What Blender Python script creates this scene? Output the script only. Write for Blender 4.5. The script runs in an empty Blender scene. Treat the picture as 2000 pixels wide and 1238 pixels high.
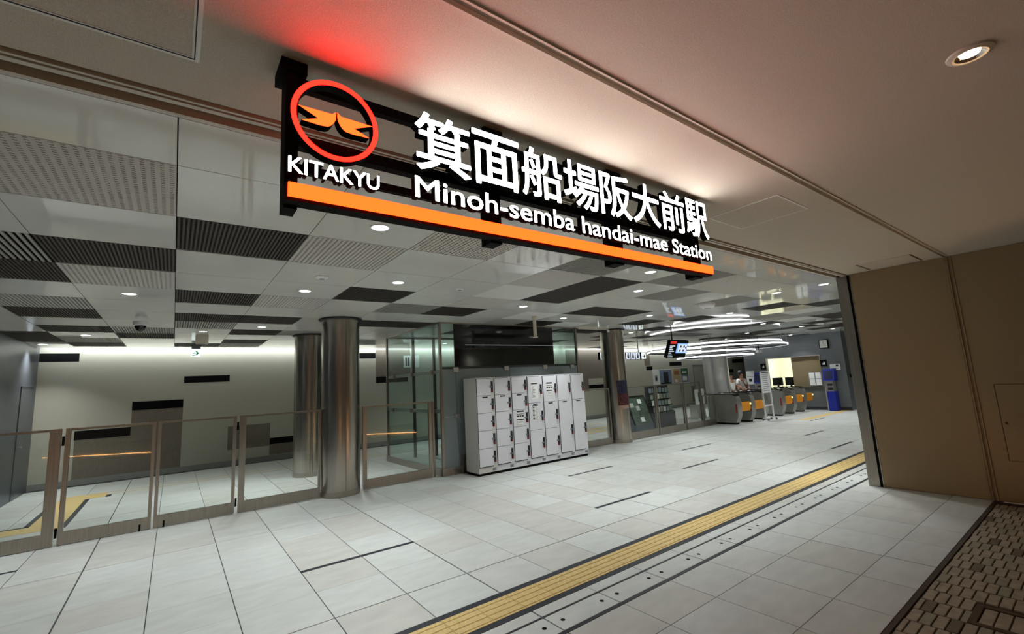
import bpy, bmesh, math, random
from mathutils import Vector, Matrix, Quaternion
random.seed(7)
S = bpy.context.scene
COL = S.collection
PI = math.pi

# ------------------------------------------------------------------ camera
YAW, PIT, ROL, FPX, CH = 0.644, 0.1446, -0.0545, 881.77, 1.7506
def cam_axes():
    fw = Vector((math.sin(YAW)*math.cos(PIT), math.cos(YAW)*math.cos(PIT), math.sin(PIT)))
    rt = Vector((math.cos(YAW), -math.sin(YAW), 0)); up = rt.cross(fw)
    return (math.cos(ROL)*rt + math.sin(ROL)*up, -math.sin(ROL)*rt + math.cos(ROL)*up, fw)
CR, CU, CF = cam_axes()
cd = bpy.data.cameras.new('camera'); cd.sensor_width = 36; cd.lens = FPX*36/2000; cd.clip_start = .05; cd.clip_end = 200
cam = bpy.data.objects.new('camera', cd); COL.objects.link(cam)
cam.matrix_world = Matrix(((CR.x, CU.x, -CF.x, 0), (CR.y, CU.y, -CF.y, 0), (CR.z, CU.z, -CF.z, CH), (0, 0, 0, 1)))
S.camera = cam
def pxsize(x, y, z):          # pixels per metre and frame position of a point
    d = Vector((x, y, z-CH)); w = d.dot(CF)
    if w < .2: return None
    return FPX/w, 1000+FPX*d.dot(CR)/w, 619-FPX*d.dot(CU)/w

# ------------------------------------------------------------------ world, exposure
w = bpy.data.worlds.new('world'); S.world = w; w.use_nodes = True
w.node_tree.nodes['Background'].inputs[0].default_value = (.95, .66, .44, 1)
w.node_tree.nodes['Background'].inputs[1].default_value = .075
S.view_settings.view_transform = 'Standard'; S.view_settings.look = 'None'
S.view_settings.exposure = 0; S.view_settings.gamma = 1; S.view_settings.use_curve_mapping = False
LAMP = 16.0         # watts of one station downlight
SIGNW = 10.0        # white letters
SIGNO = 9.0        # orange bar
SIGNR = 34.0

# ------------------------------------------------------------------ materials
def lin(c): return tuple((v/12.92 if v <= .04045 else ((v+.055)/1.055)**2.4) for v in (q/255 for q in c))
MATS = {}
def mat(name, rgb, rough=.5, metal=0, noise=0, nscale=8, bump=0, bscale=200, spec=.5, stretch=None, coat=0, emit=0, emitc=None):
    if name in MATS: return MATS[name]
    m = bpy.data.materials.new(name); m.use_nodes = True; MATS[name] = m
    nt = m.node_tree; b = nt.nodes['Principled BSDF']; c = lin(rgb)
    b.inputs['Base Color'].default_value = (*c, 1); b.inputs['Roughness'].default_value = rough
    b.inputs['Metallic'].default_value = metal; b.inputs['Specular IOR Level'].default_value = spec
    b.inputs['Coat Weight'].default_value = coat
    if emit:
        b.inputs['Emission Color'].default_value = (*(emitc or c), 1); b.inputs['Emission Strength'].default_value = emit
    if noise or bump:
        tc = nt.nodes.new('ShaderNodeTexCoord'); mp = nt.nodes.new('ShaderNodeMapping')
        geo = nt.nodes.new('ShaderNodeNewGeometry')
        nt.links.new(geo.outputs['Position'], mp.inputs[0])
        if stretch: mp.inputs['Scale'].default_value = stretch
    if noise:
        n = nt.nodes.new('ShaderNodeTexNoise'); n.inputs['Scale'].default_value = nscale; n.inputs['Detail'].default_value = 5
        nt.links.new(mp.outputs[0], n.inputs['Vector'])
        mx = nt.nodes.new('ShaderNodeMix'); mx.data_type = 'RGBA'; mx.blend_type = 'MULTIPLY'
        mx.inputs[0].default_value = 1; mx.inputs[6].default_value = (*c, 1)
        mr = nt.nodes.new('ShaderNodeMapRange'); mr.inputs[1].default_value = .3; mr.inputs[2].default_value = .7
        mr.inputs[3].default_value = 1-noise; mr.inputs[4].default_value = 1+noise
        nt.links.new(n.outputs[0], mr.inputs[0]); nt.links.new(mr.outputs[0], mx.inputs[7])
        nt.links.new(mx.outputs[2], b.inputs['Base Color'])
    if bump:
        n2 = nt.nodes.new('ShaderNodeTexNoise'); n2.inputs['Scale'].default_value = bscale; n2.inputs['Detail'].default_value = 3
        nt.links.new(mp.outputs[0], n2.inputs['Vector'])
        bp = nt.nodes.new('ShaderNodeBump'); bp.inputs['Strength'].default_value = bump; bp.inputs['Distance'].default_value = .003
        nt.links.new(n2.outputs[0], bp.inputs['Height']); nt.links.new(bp.outputs[0], b.inputs['Normal'])
    return m
def glass(name, tint, refl=1.0, rough=0.0):
    m = bpy.data.materials.new(name); m.use_nodes = True; nt = m.node_tree; nt.nodes.clear()
    o = nt.nodes.new('ShaderNodeOutputMaterial'); mx = nt.nodes.new('ShaderNodeMixShader')
    t = nt.nodes.new('ShaderNodeBsdfTransparent'); g = nt.nodes.new('ShaderNodeBsdfGlossy'); f = nt.nodes.new('ShaderNodeFresnel')
    t.inputs[0].default_value = (*tint, 1); g.inputs['Roughness'].default_value = rough; f.inputs[0].default_value = 1.45
    g.inputs[0].default_value = (refl, refl, refl, 1)
    ge = nt.nodes.new('ShaderNodeNewGeometry'); su = nt.nodes.new('ShaderNodeMath'); su.operation = 'SUBTRACT'; su.inputs[0].default_value = 1; ml = nt.nodes.new('ShaderNodeMath'); ml.operation = 'MULTIPLY'
    nt.links.new(ge.outputs['Backfacing'], su.inputs[1]); nt.links.new(su.outputs[0], ml.inputs[0]); nt.links.new(f.outputs[0], ml.inputs[1])
    nt.links.new(ml.outputs[0], mx.inputs[0]); nt.links.new(t.outputs[0], mx.inputs[1]); nt.links.new(g.outputs[0], mx.inputs[2])
    nt.links.new(mx.outputs[0], o.inputs[0]); MATS[name] = m
    return m
def emis(name, col, strength):
    m = bpy.data.materials.new(name); m.use_nodes = True; nt = m.node_tree; nt.nodes.clear()
    o = nt.nodes.new('ShaderNodeOutputMaterial'); e = nt.nodes.new('ShaderNodeEmission')
    e.inputs[0].default_value = (*col, 1); e.inputs[1].default_value = strength
    nt.links.new(e.outputs[0], o.inputs[0]); MATS[name] = m
    return m
TILE = mat('tile_stone', (196, 197, 194), .42, noise=.07, nscale=3.5, stretch=(1, 2.5, 1))
TILE2 = mat('tile_stone_warm', (192, 191, 186), .42, noise=.08, nscale=3, stretch=(1, 2.5, 1))
TILE3 = mat('tile_stone_cool', (199, 201, 199), .4, noise=.07, nscale=4, stretch=(1, 2.5, 1))
GROUT = mat('grout', (70, 72, 74), .9)
BLACKSTONE = mat('black_inlay', (38, 40, 48), .5)
YELLOW = mat('tactile_yellow', (208, 180, 120), .55, noise=.1, nscale=20)
PAVER = mat('paver_stone', (150, 138, 120), .85, noise=.2, nscale=14, bump=.5, bscale=120)
PAVER2 = mat('paver_stone_dark', (104, 92, 74), .85, noise=.15, nscale=14, bump=.5, bscale=120)
PAVER3 = mat('paver_stone_green', (140, 135, 116), .85, noise=.15, nscale=14, bump=.5, bscale=120)
PGROUT = mat('paver_grout', (62, 48, 36), .95)
PLAIN = mat('ceiling_white_gloss', (226, 226, 221), .045, spec=.75, noise=.03, nscale=2)
PLAINM = mat('ceiling_white_matte', (214, 213, 208), .45)
DARK = mat('ceiling_dark_mesh', (62, 56, 52), .55, metal=.2)
DGREY = mat('ceiling_grey_rib', (168, 166, 160), .5)
WMESH = mat('ceiling_white_mesh', (196, 192, 186), .5)
BLACK = mat('black', (8, 8, 9), .8, spec=.15)
BLACKG = mat('black_gloss', (8, 9, 11), .08, spec=.6)
SOFFIT = mat('soffit_stucco', (208, 198, 183), .8, noise=.12, nscale=170, bump=.8, bscale=260)
RWALL = mat('beige_wall', (158, 136, 104), .7, noise=.04, nscale=90, bump=.25, bscale=300)
CREAM = mat('cream_wall', (186, 182, 167), .6, noise=.04, nscale=60)
WOOD = mat('grey_wood', (122, 112, 100), .55, noise=.16, nscale=22, stretch=(6, 6, .35))
GREYWALL = mat('grey_panel_wall', (112, 117, 121), .4, metal=.35, noise=.05, nscale=4, stretch=(.4, .4, 5))
LWALL = mat('left_steel_wall', (104, 108, 116), .38, metal=.55, noise=.05, nscale=4)
STEEL = mat('brushed_steel', (168, 160, 150), .3, metal=1, noise=.1, nscale=30, stretch=(4, 4, .05))
STEELD = mat('brushed_steel_dark', (156, 149, 140), .3, metal=.9, noise=.14, nscale=26, stretch=(4, 4, .06))
ALU = mat('aluminium', (190, 190, 188), .35, metal=.8)
WHITE = mat('white_paint', (232, 232, 234), .4)
LOCK = mat('locker_white', (222, 222, 228), .38, noise=.015, nscale=6)
LOCKS = mat('locker_side', (214, 212, 208), .45)
PAPER = mat('paper', (235, 235, 232), .8)
INK = mat('ink', (40, 42, 48), .7)
INKG = mat('ink_grey', (130, 134, 140), .7)
RED = mat('red', (150, 30, 28), .5)
BLUE = mat('machine_blue', (12, 36, 150), .45)
NAVY = mat('navy', (14, 20, 66), .4)
ORANGE = mat('flap_orange', (236, 150, 12), .5)
FROST = mat('backpainted_glass', (132, 142, 144), .18, spec=.6)
GREEN = mat('green_ink', (20, 150, 110), .5, emit=.3)
BROWN = mat('channel_brown', (70, 52, 34), .6)
PALE = mat('channel_pale', (206, 198, 182), .45)
TRIMW = mat('hatch_trim', (236, 234, 228), .35)
SKIN = mat('skin', (190, 140, 115), .6)
HAIR = mat('hair', (16, 13, 12), .6)
SHIRT = mat('white_shirt', (225, 223, 218), .8)
TROUS = mat('dark_trousers', (30, 31, 36), .8)
STRAP = mat('bag_strap', (90, 20, 28), .7)
ROOMW = mat('office_wall', (222, 220, 205), .7)
PGLASS = glass('pane_glass', (.955, .98, .965))
SGLASS = glass('shaft_glass', (.87, .935, .925), 1.0)
LEDW = emis('downlight_face', (.95, 1, .99), 6)
LETTER = emis('letter_face', (1, 1, .95), SIGNW)
OBAR = emis('orange_bar_face', (1, .034, .0035), SIGNO)
EMBLEM = emis('emblem_face', (1, .036, .005), SIGNO)
RINGR = emis('ring_face', (1, .0024, .0012), SIGNR)
COVE = emis('cove_strip', (.88, .97, 1), 24)
RINGL = emis('ring_light', (.97, .99, 1), 3.6)
SCREEN = emis('screen_blue', (.22, .45, 1), 1.1)
SCREENW = emis('screen_white', (.8, .9, 1), .9)
SIGNLIT = emis('sign_lit', (.85, .97, .93), 1.15)
WARM = emis('warm_strip', (1, .5, .16), 30)
OFFICE = emis('office_lamp', (1, .97, .82), 48)
WARML = emis('warm_downlight', (1, .66, .38), 45)

# ------------------------------------------------------------------ mesh helpers
class MB:
    def __init__(s): s.v = []; s.f = []; s.m = []
    def add(s, vs, fs, mi=0):
        o = len(s.v); s.v += [tuple(p) for p in vs]; s.f += [tuple(i+o for i in f) for f in fs]; s.m += [mi]*len(fs); return s
    def box(s, x0, x1, y0, y1, z0, z1, mi=0):
        return s.add([(x0,y0,z0),(x1,y0,z0),(x1,y1,z0),(x0,y1,z0),(x0,y0,z1),(x1,y0,z1),(x1,y1,z1),(x0,y1,z1)],
                     [(3,2,1,0),(4,5,6,7),(0,1,5,4),(1,2,6,5),(2,3,7,6),(3,0,4,7)], mi)
    def chbox(s, x0, x1, y0, y1, z0, z1, c, mi=0):      # box with chamfered top edge
        return s.add([(x0,y0,z0),(x1,y0,z0),(x1,y1,z0),(x0,y1,z0),(x0,y0,z1-c),(x1,y0,z1-c),(x1,y1,z1-c),(x0,y1,z1-c),
                      (x0+c,y0+c,z1),(x1-c,y0+c,z1),(x1-c,y1-c,z1),(x0+c,y1-c,z1)],
                     [(3,2,1,0),(0,1,5,4),(1,2,6,5),(2,3,7,6),(3,0,4,7),(4,5,9,8),(5,6,10,9),(6,7,11,10),(7,4,8,11),(8,9,10,11)], mi)
    def lathe(s, prof, cx=0, cy=0, n=24, mi=0, cap=True):      # prof: (r,z) bottom to top
        vs = []; fs = []
        for r, z in prof: vs += [(cx+r*math.cos(2*PI*k/n), cy+r*math.sin(2*PI*k/n), z) for k in range(n)]
        for a in range(len(prof)-1):
            for k in range(n): k2 = (k+1) % n; fs.append((a*n+k, a*n+k2, (a+1)*n+k2, (a+1)*n+k))
        if cap: fs.append(tuple(reversed(range(n)))); fs.append(tuple((len(prof)-1)*n+k for k in range(n)))
        return s.add(vs, fs, mi)
    def cyl(s, cx, cy, z0, z1, r, n=20, mi=0): return s.lathe([(r, z0), (r, z1)], cx, cy, n, mi)
    def tube(s, p, q, r, n=8, mi=0):
        p = Vector(p); q = Vector(q); d = (q-p).normalized(); a = d.orthogonal().normalized(); b = d.cross(a)
        vs = [p+r*(math.cos(2*PI*k/n)*a+math.sin(2*PI*k/n)*b) for k in range(n)]+[q+r*(math.cos(2*PI*k/n)*a+math.sin(2*PI*k/n)*b) for k in range(n)]
        return s.add(vs, [(k, (k+1) % n, n+(k+1) % n, n+k) for k in range(n)]+[tuple(reversed(range(n))), tuple(range(n, 2*n))], mi)
    def prism(s, pts, axis, a, b, mi=0):       # 2D outline extruded along an axis ('x': pts are (y,z); 'y': (x,z); 'z': (x,y))
        def P(p, t): return (t, p[0], p[1]) if axis == 'x' else ((p[0], t, p[1]) if axis == 'y' else (p[0], p[1], t))
        n = len(pts); vs = [P(p, a) for p in pts]+[P(p, b) for p in pts]
        return s.add(vs, [(k, (k+1) % n, n+(k+1) % n, n+k) for k in range(n)]+[tuple(reversed(range(n))), tuple(range(n, 2*n))], mi)
    def mesh(s, name, mats):
        me = bpy.data.meshes.new(name); me.from_pydata(s.v, [], s.f)
        for m in (mats if isinstance(mats, (list, tuple)) else [mats]): me.materials.append(m)
        me.polygons.foreach_set('material_index', s.m)
        bm = bmesh.new(); bm.from_mesh(me); bmesh.ops.recalc_face_normals(bm, faces=bm.faces); bm.to_mesh(me); bm.free()
        return me
    def build(s, name, mats, parent=None, smooth=False, loc=None):
        return link(name, s.mesh(name, mats), parent, smooth, loc)
def link(name, me, parent=None, smooth=False, loc=None):
    o = bpy.data.objects.new(name, me); COL.objects.link(o)
    if parent: o.parent = parent
    if loc: o.location = loc
    if smooth:
        for p in me.polygons: p.use_smooth = True
        try: me.set_sharp_from_angle(angle=math.radians(40))
        except Exception: pass
    return o
def tag(o, label, cat, group=None):
    o['label'] = label; o['category'] = cat
    if group: o['group'] = group
    return o
def thing(name, label, cat, loc=(0, 0, 0), group=None, rz=0):
    o = bpy.data.objects.new(name, None); COL.objects.link(o); o.location = loc; o.rotation_euler = (0, 0, rz); o.empty_display_size = .1
    return tag(o, label, cat, group)
def struct(o): o['kind'] = 'structure'; return o
def bx(name, dims, m, parent=None): return MB().box(*dims).build(name, m, parent)

# ------------------------------------------------------------------ text
def text_mesh(body, off=0.0, ext=0.0, res=6, align='LEFT'):
    cu = bpy.data.curves.new('txt', 'FONT'); cu.body = body; cu.offset = off; cu.extrude = ext; cu.resolution_u = res; cu.size = 1
    o = bpy.data.objects.new('txt', cu); COL.objects.link(o)
    dg = bpy.context.evaluated_depsgraph_get(); dg.update()
    me = bpy.data.meshes.new_from_object(o.evaluated_get(dg))
    bpy.data.objects.remove(o); bpy.data.curves.remove(cu)
    return me
def embolden(me, r, n=8):
    """heavier strokes: the glyph joined with copies of itself shifted by r"""
    bm = bmesh.new()
    for k in range(n):
        a = 2*PI*k/n; b = bm.verts; n0 = len(bm.verts); bm.from_mesh(me); bm.verts.ensure_lookup_table()
        for v in bm.verts[n0:]: v.co.x += r*math.cos(a); v.co.y += r*math.sin(a)
    bm.to_mesh(me); bm.free(); return me
def bounds(vs): return [(min(v[k] for v in vs), max(v[k] for v in vs)) for k in range(3)]
def letters(body, x0, x1, z0, z1, yf, depth, mats, parent, off=0.0, name='letter', em=None, zfit=None):
    """glyphs as boxes standing on a wall that faces -Y. Each glyph is a part."""
    me = embolden(text_mesh(body, 0, .5), off)
    vs = [v.co.copy() for v in me.vertices]; B = bounds(vs)
    ref = bounds([v.co for v in embolden(text_mesh(zfit, 0, .5), off).vertices]) if zfit else B
    sx = (x1-x0)/(B[0][1]-B[0][0]); sz = (z1-z0)/(ref[1][1]-ref[1][0])
    bm = bmesh.new(); bm.from_mesh(me); bm.verts.ensure_lookup_table()
    for v in bm.verts:
        c = v.co.copy(); v.co = (x0+(c.x-B[0][0])*sx, yf+(.5-c.z)*depth, z0+(c.y-ref[1][0])*sz)
    seen = set(); isl = []
    for v in bm.verts:
        if v in seen: continue
        st = [v]; grp = []
        seen.add(v)
        while st:
            a = st.pop(); grp.append(a)
            for e in a.link_edges:
                b = e.other_vert(a)
                if b not in seen: seen.add(b); st.append(b)
        xs = [q.co.x for q in grp]; isl.append([min(xs), max(xs), grp])
    isl.sort(key=lambda t: t[0]); cl = []
    for a, b, g in isl:
        for c in cl:
            ov = min(b, c[1])-max(a, c[0])
            if ov > .55*min(b-a, c[1]-c[0]): c[0] = min(a, c[0]); c[1] = max(b, c[1]); c[2] += g; break
        else: cl.append([a, b, list(g)])
    out = []
    for a, b, g in cl: out.append(glyph_obj(name, bm, g, mats, parent))
    bm.free(); bpy.data.meshes.remove(me)
    return out
def glyph_obj(name, bm, g, mats, parent):
    idx = {v: i for i, v in enumerate(g)}
    fs = [tuple(idx[v] for v in f.verts) for f in bm.faces if f.verts[0] in idx]
    me = bpy.data.meshes.new(name); me.from_pydata([tuple(v.co) for v in g], [], fs)
    for m in mats: me.materials.append(m)
    ymin = min(v.co.y for v in me.vertices)
    for p in me.polygons:
        p.material_index = 0 if all(abs(me.vertices[i].co.y-ymin) < 1e-4 for i in p.vertices) else len(mats)-1
    return link(name, me, parent)
def flat_text(body, m, parent, origin, ux, uy, w, h, name='lettering', off=0.0):
    """flat print: origin = lower left, ux/uy unit vectors, fitted in w x h"""
    me = text_mesh(body, off, 0); vs = me.vertices; B = bounds([v.co for v in vs]); o = Vector(origin); ux = Vector(ux); uy = Vector(uy)
    sx = w/max(1e-6, B[0][1]-B[0][0]); sy = h/max(1e-6, B[1][1]-B[1][0])
    for v in vs: v.co = o+ux*((v.co.x-B[0][0])*sx)+uy*((v.co.y-B[1][0])*sy)
    me.materials.clear(); me.materials.append(m)
    for p in me.polygons: p.material_index = 0
    return link(name, me, parent)

# ================================================================== STRUCTURE
CZ, SZ = 3.078, 3.10           # station ceiling, soffit
GX0, GY0 = 2.292, 3.981        # floor joint origin, 0.6 m module
PX0, PY0, PP = -.04, 3.941, .9 # ceiling joint origin
XL, XR, YB = -2.46, 30.0, 14.4
XW = 8.17                      # right outer wall
# ---- floor
floor = struct(MB().box(-6, XR, 1.2, YB+.3, -.12, -.008).build('floor', GROUT))
GAPX, GAPY, CJ = .0035, .0018, .0065     # half joints: lines along y, along x, control joints
def tile_dims(i, j):
    x0, x1 = GX0+.6*i, GX0+.6*(i+1); y0, y1 = GY0+.6*j, GY0+.6*(j+1)
    a = CJ if i % 5 == 0 else GAPX; b = CJ if (i+1) % 5 == 0 else GAPX
    c = CJ if j % 5 == 0 else GAPY; d = CJ if (j+1) % 5 == 0 else GAPY
    return x0+a, x1-b, y0+c, y1-d
TB = [(2.598, 2.885), (3.005, 3.432)]     # drain strip, tactile strip with its dark borders (y ranges)
def cut(y0, y1):
    segs = [(y0, y1)]
    for a, b in TB:
        n = []
        for s, e in segs:
            if e <= a or s >= b: n.append((s, e)); continue
            if s < a: n.append((s, a-.002))
            if e > b: n.append((b+.002, e))
        segs = n
    return [(s, e) for s, e in segs if e-s > .02]
rects = []
for i in range(-9, 46):
    for j in range(-5, 17):
        x0, x1, y0, y1 = tile_dims(i, j)
        if j == -5: y0 = 1.215
        if y1 <= y0+.02 or x0 > XR-.6 or y0 > YB: continue
        for s, e in cut(y0, min(y1, YB)):
            q = pxsize((x0+x1)/2, (s+e)/2, 0)
            vis = q is not None and -120 < q[1] < 2120 and -80 < q[2] < 1330
            if XW+.1 < (x0+x1)/2 and (s+e)/2 < 2.35: continue
            rects.append((q[0] if vis else -1, x0, x1, s, e))
rects.sort(reverse=True)
cache = {}
def rect_mesh(wx, wy, m, k):
    key = (round(wx, 3), round(wy, 3), k)
    if key not in cache: cache[key] = MB().chbox(0, wx, 0, wy, -.02, 0, .0015).mesh('floor_tile', m)
    return cache[key]
rest = MB()
TM = [TILE, TILE2, TILE3]
for n, (q, x0, x1, y0, y1) in enumerate(rects):
    if n < 300 and q > 0:
        k = random.randrange(3); o = link('floor_tile', rect_mesh(x1-x0, y1-y0, TM[k], k), floor); o.location = (x0, y0, 0)
    else: rest.box(x0, x1, y0, y1, -.02, 0)
o = rest.build('floor_tile', TILE, floor); o['kind'] = 'stuff'
# dark inlay bars, on joints
def inlay(x0, x1, y, wd=.06): MB().box(x0, x1, y-wd/2, y+wd/2, -.01, .0012).build('inlay_bar', BLACKSTONE, floor)
for i, n, j in [(-2, 2, 2), (4, 2, 1), (6, 2, 4), (9, 2, 2), (12, 2, 4), (15, 2, 0), (18, 2, 2), (24, 2, 4), (-8, 2, 6)]:
    inlay(GX0+.6*i, GX0+.6*(i+n), GY0+.6*j)
# tactile strip: two dark borders and 0.3 m yellow guide tiles
for y0, y1 in ((3.006, 3.067), (3.361, 3.431)):
    MB().box(-5, 22, y0, y1, -.012, .001).build('border_strip', BLACKSTONE, floor)
tm = MB().chbox(.0015, .2985, 0, .291, -.01, .003, .001)
for k in range(4): tm.chbox(.004, .296, .022+k*.072, .022+k*.072+.03, .003, .008, .003)
tme = tm.mesh('guide_tile', YELLOW)
for k in range(84):
    o = link('guide_tile', tme, floor); o.location = (GX0-.3*22+.3*k, 3.068, 0)
# drain covers with two lifting holes each, dark slots on both sides
MB().box(-5, 11.3, 2.599, 2.635, -.01, .0005).build('drain_slot', BLACKSTONE, floor)
MB().box(-5, 11.3, 2.866, 2.884, -.01, .0005).build('drain_slot', BLACKSTONE, floor)
dc = MB().chbox(.006, .594, 2.638, 2.863, -.01, .0, .0015)
dme = dc.mesh('drain_cover', TILE3)
hme = MB().cyl(.09, 2.75, -.005, .0012, .018, 12).cyl(.51, 2.75, -.005, .0012, .018, 12).mesh('lifting_hole', BLACK)
for k in range(-8, 15):
    o = link('drain_cover', dme, floor); o.location = (GX0+.6*k, 0, 0)
    h = link('lifting_hole', hme, o)
# tactile paving inside, left bay and along the back wall
for x0, x1, y0, y1 in [(-1.66, -1.27, 9.65, 12.68), (-2.44, -1.66, 9.68, 10.1), (-1.27, -.98, 12.1, 12.68), (-.98, XL+16, 12.32, 12.36), (-.98, XL+16, 12.62, 12.66), (9.2, 13.5, 10.6, 10.9), (9.2, 13.5, 11.2, 11.5), (16.9, 21.5, 6.55, 6.85)]:
    MB().box(x0, x1, y0, y1, -.01, .002).build('guide_strip', YELLOW, floor)
for x0, x1, y0, y1 in [(-1.27, -1.2, 9.65, 12.1), (-2.44, -1.66, 10.1, 10.18), (-1.73, -1.66, 10.1, 11.5), (-.98, -.9, 12.05, 12.3)]:
    MB().box(x0, x1, y0, y1, -.01, .0025).build('border_strip', BLACKSTONE, floor)
# ---- pavement outside
pav = struct(MB().box(-6, XW, -8, 1.2, -.12, -.012).build('pavement', PGROUT))
MB().box(-6, XW, 1.178, 1.208, -.012, .0005).build('kerb_strip', mat('kerb_dark', (66, 50, 40), .7), pav)
pm = [MB().chbox(.006, .209, .004, .0645, -.02, 0, .003).mesh('paver', m) for m in (PAVER, PAVER2, PAVER3)]
prest = MB(); pl = []
for a in range(-44, 54):
    off = .034 if a % 2 else 0
    for b in range(-2, 70):
        x = GX0+.108+.2148*a; y = 1.1-.0685*b+off
        if x < -5.8 or x+.215 > XW: continue
        hh = min(.0685, 1.170-y)
        if hh < .015: continue
        if 4.33 < x+.1 < 4.72 and .3 < y+.03 < .89: continue       # manhole frame
        q = pxsize(x+.1, y, 0); ok = q and q[1] < 2040 and q[2] < 1290
        pl.append((q[0] if ok else -1, x, y, hh))
pl.sort(reverse=True)
for n, (q, x, y, hh) in enumerate(pl):
    if n < 300 and q > 0:
        r = random.random(); o = link('paver', pm[1 if r < .09 else (2 if r < .3 else 0)] if hh > .068 else MB().chbox(.006, .209, .004, hh-.002, -.02, 0, .003).mesh('paver', PAVER), pav); o.location = (x, y, random.uniform(-.0012, .0008))
    elif y > -3 and hh > .068: prest.box(x+.006, x+.209, y+.004, y+.0645, -.02, 0)
prest.build('paver', PAVER, pav)['kind'] = 'stuff'
man = thing('manhole_cover', 'dark framed paved access cover set in the pavers', 'manhole', (4.52, .595, 0))
fr = MB()
for d in [(-.19, .19, -.295, -.255), (-.19, .19, .255, .295), (-.19, -.145, -.255, .255), (.145, .19, -.255, .255)]: fr.box(*d, -.012, .003)
fr.build('frame', BROWN, man)
for a in range(1):
    for b in range(7): MB().chbox(-.135, .135, -.25+b*.072, -.186+b*.072, -.012, 0, .003).build('paver', PAVER, man)

# ---- walls
wb = struct(MB().box(XL-.2, XR, YB, YB+.25, 0, 3.4).build('wall_back', CREAM))
struct(MB().box(XL, 29, YB-.012, YB, 0, .13).build('baseboard_back', mat('stone_base', (142, 142, 138), .5)))
def wp(x0, x1, z0, z1, m, name, t=.004): MB().box(x0, x1, YB-t, YB+.01, z0, z1).build(name, m, wb)
for d in [(-1.77, -.8, .13, .99), (-.8, .2, .13, 1.58), (1.19, 2.19, .40, 1.01), (2.19, 3.25, .14, .42), (5.21, 6.4, 2.19, 3.05), (13.6, 16.4, 1.75, 3.05), (13.6, 14.9, 1.2, 1.75), (19.0, 19.45, 2.25, 2.9), (7.6, 8.6, .13, 1.4), (22.9, 23.9, .2, 1.05)]: wp(*d, WOOD, 'wood_panel')
for d in [(-2.455, -1.8, 2.78, 2.97), (.195, 1.19, 2.2, 2.37), (-.8, .2, 1.585, 1.79), (-1.78, -.8, .995, 1.2), (2.19, 3.25, .425, .6), (4.3, 5.2, 2.77, 2.95), (5.21, 6.3, 1.98, 2.18), (14.9, 15.9, 1.3, 1.47), (19.1, 19.6, 2.0, 2.2), (21.1, 22.2, 2.19, 2.39), (27.6, 28.9, 2.24, 2.46), (26.4, 27.6, 1.65, 1.86)]: wp(*d, BLACK, 'slot_panel', .006)
wl = struct(MB().box(XL-.25, XL, 2.47, YB, 0, 3.4).build('wall_left', LWALL))
d1 = struct(MB().box(XL-.01, XL+.012, 13.17, 14.1, 0, 2.18).build('door_1', LWALL))
MB().box(XL+.012, XL+.06, 13.27, 13.36, 1.0, 1.02).box(XL+.012, XL+.03, 13.30, 13.33, 1.08, 1.11).build('door_handle', ALU, d1)
MB().box(XL, XL+.016, 13.15, 14.12, 2.18, 2.21).build('door_head', INK, d1)
struct(MB().box(XW, XW+.3, -8, 2.3, 0, 3.4).build('wall_right', RWALL))
wr = bpy.data.objects['wall_right']
for y0, y1 in ((-7.5, 1.16), (1.225, 2.285)):
    MB().box(XW-.012, XW+.01, y0, y1, .012, 3.095).build('wall_panel', RWALL, wr)
MB().box(XW-.02, XW+.01, 1.165, 1.178, .0, 3.1).box(XW-.02, XW+.01, 1.207, 1.22, .0, 3.1).build('joint_bead', RWALL, wr)
MB().box(XW-.016, XW, .3, 1.012, .49, 1.413).build('hatch_gap', BROWN, wr)
ht = MB().box(XW-.02, XW, .306, 1.003, .497, 1.405).build('access_hatch', RWALL, wr)
MB().tube((XW-.03, .965, .942), (XW-.01, .965, .942), .014, 10).build('latch', BROWN, ht)
# jamb of the opening
jb = struct(MB().box(XW-.012, XW+.3, 2.335, 2.47, 0, 3.09).build('trim_1', STEELD))
MB().box(XW-.004, XW+.2, 2.3, 2.336, 0, 3.09).build('shutter_groove', BLACK, jb)
MB().box(XW-.014, XW+.01, 2.288, 2.3, 0, 3.09).build('jamb_bead', STEEL, jb)
struct(MB().box(XW+.3, XR, 2.2, 2.45, 0, 3.4).build('wall_front', CREAM))
struct(MB().box(XL-.25, XL+.0, 2.2, 2.47, 0, 3.1).build('trim_2', STEELD))
struct(MB().box(XR, XR+.2, 2.2, YB+.25, 0, 3.4).build('wall_far', CREAM))
# grey office block with a window opening
OX = 21.0; WY0, WY1, WZ0, WZ1 = 7.36, 9.42, .93, 2.17
ob = struct(MB().box(OX, OX+.15, 6.5, WY0, 0, 3.1).box(OX, OX+.15, WY1, 10.4, 0, 3.1).box(OX, OX+.15, WY0, WY1, 0, WZ0).box(OX, OX+.15, WY0, WY1, WZ1, 3.1)
            .box(OX+.15, 26, 6.5, 6.65, 0, 3.1).box(OX+.15, 26, 10.25, 10.4, 0, 3.1).build('wall_office', GREYWALL))
struct(MB().box(OX-.012, OX, 6.5, 10.4, 0, .12).build('baseboard_office', INK))
struct(bx('wall_office_back', (OX+3, OX+3.1, 6.65, 10.25, 0, 3.0), ROOMW)); struct(bx('wall_office_side', (OX+.15, OX+3, 6.66, 6.7, 0, 3.0), ROOMW)); struct(bx('wall_office_end', (OX+.15, OX+3, 10.2, 10.24, 0, 3.0), ROOMW))
dr = struct(MB().box(21.5, 22.6, 6.475, 6.5, 0, 2.3).build('door_2', ALU))
MB().box(21.75, 21.83, 6.46, 6.475, 1.05, 1.7).build('notice', PAPER, dr)
MB().box(21.3, 21.36, 6.46, 6.5, 1.25, 1.37).build('call_button', BLACK, ob)
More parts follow.
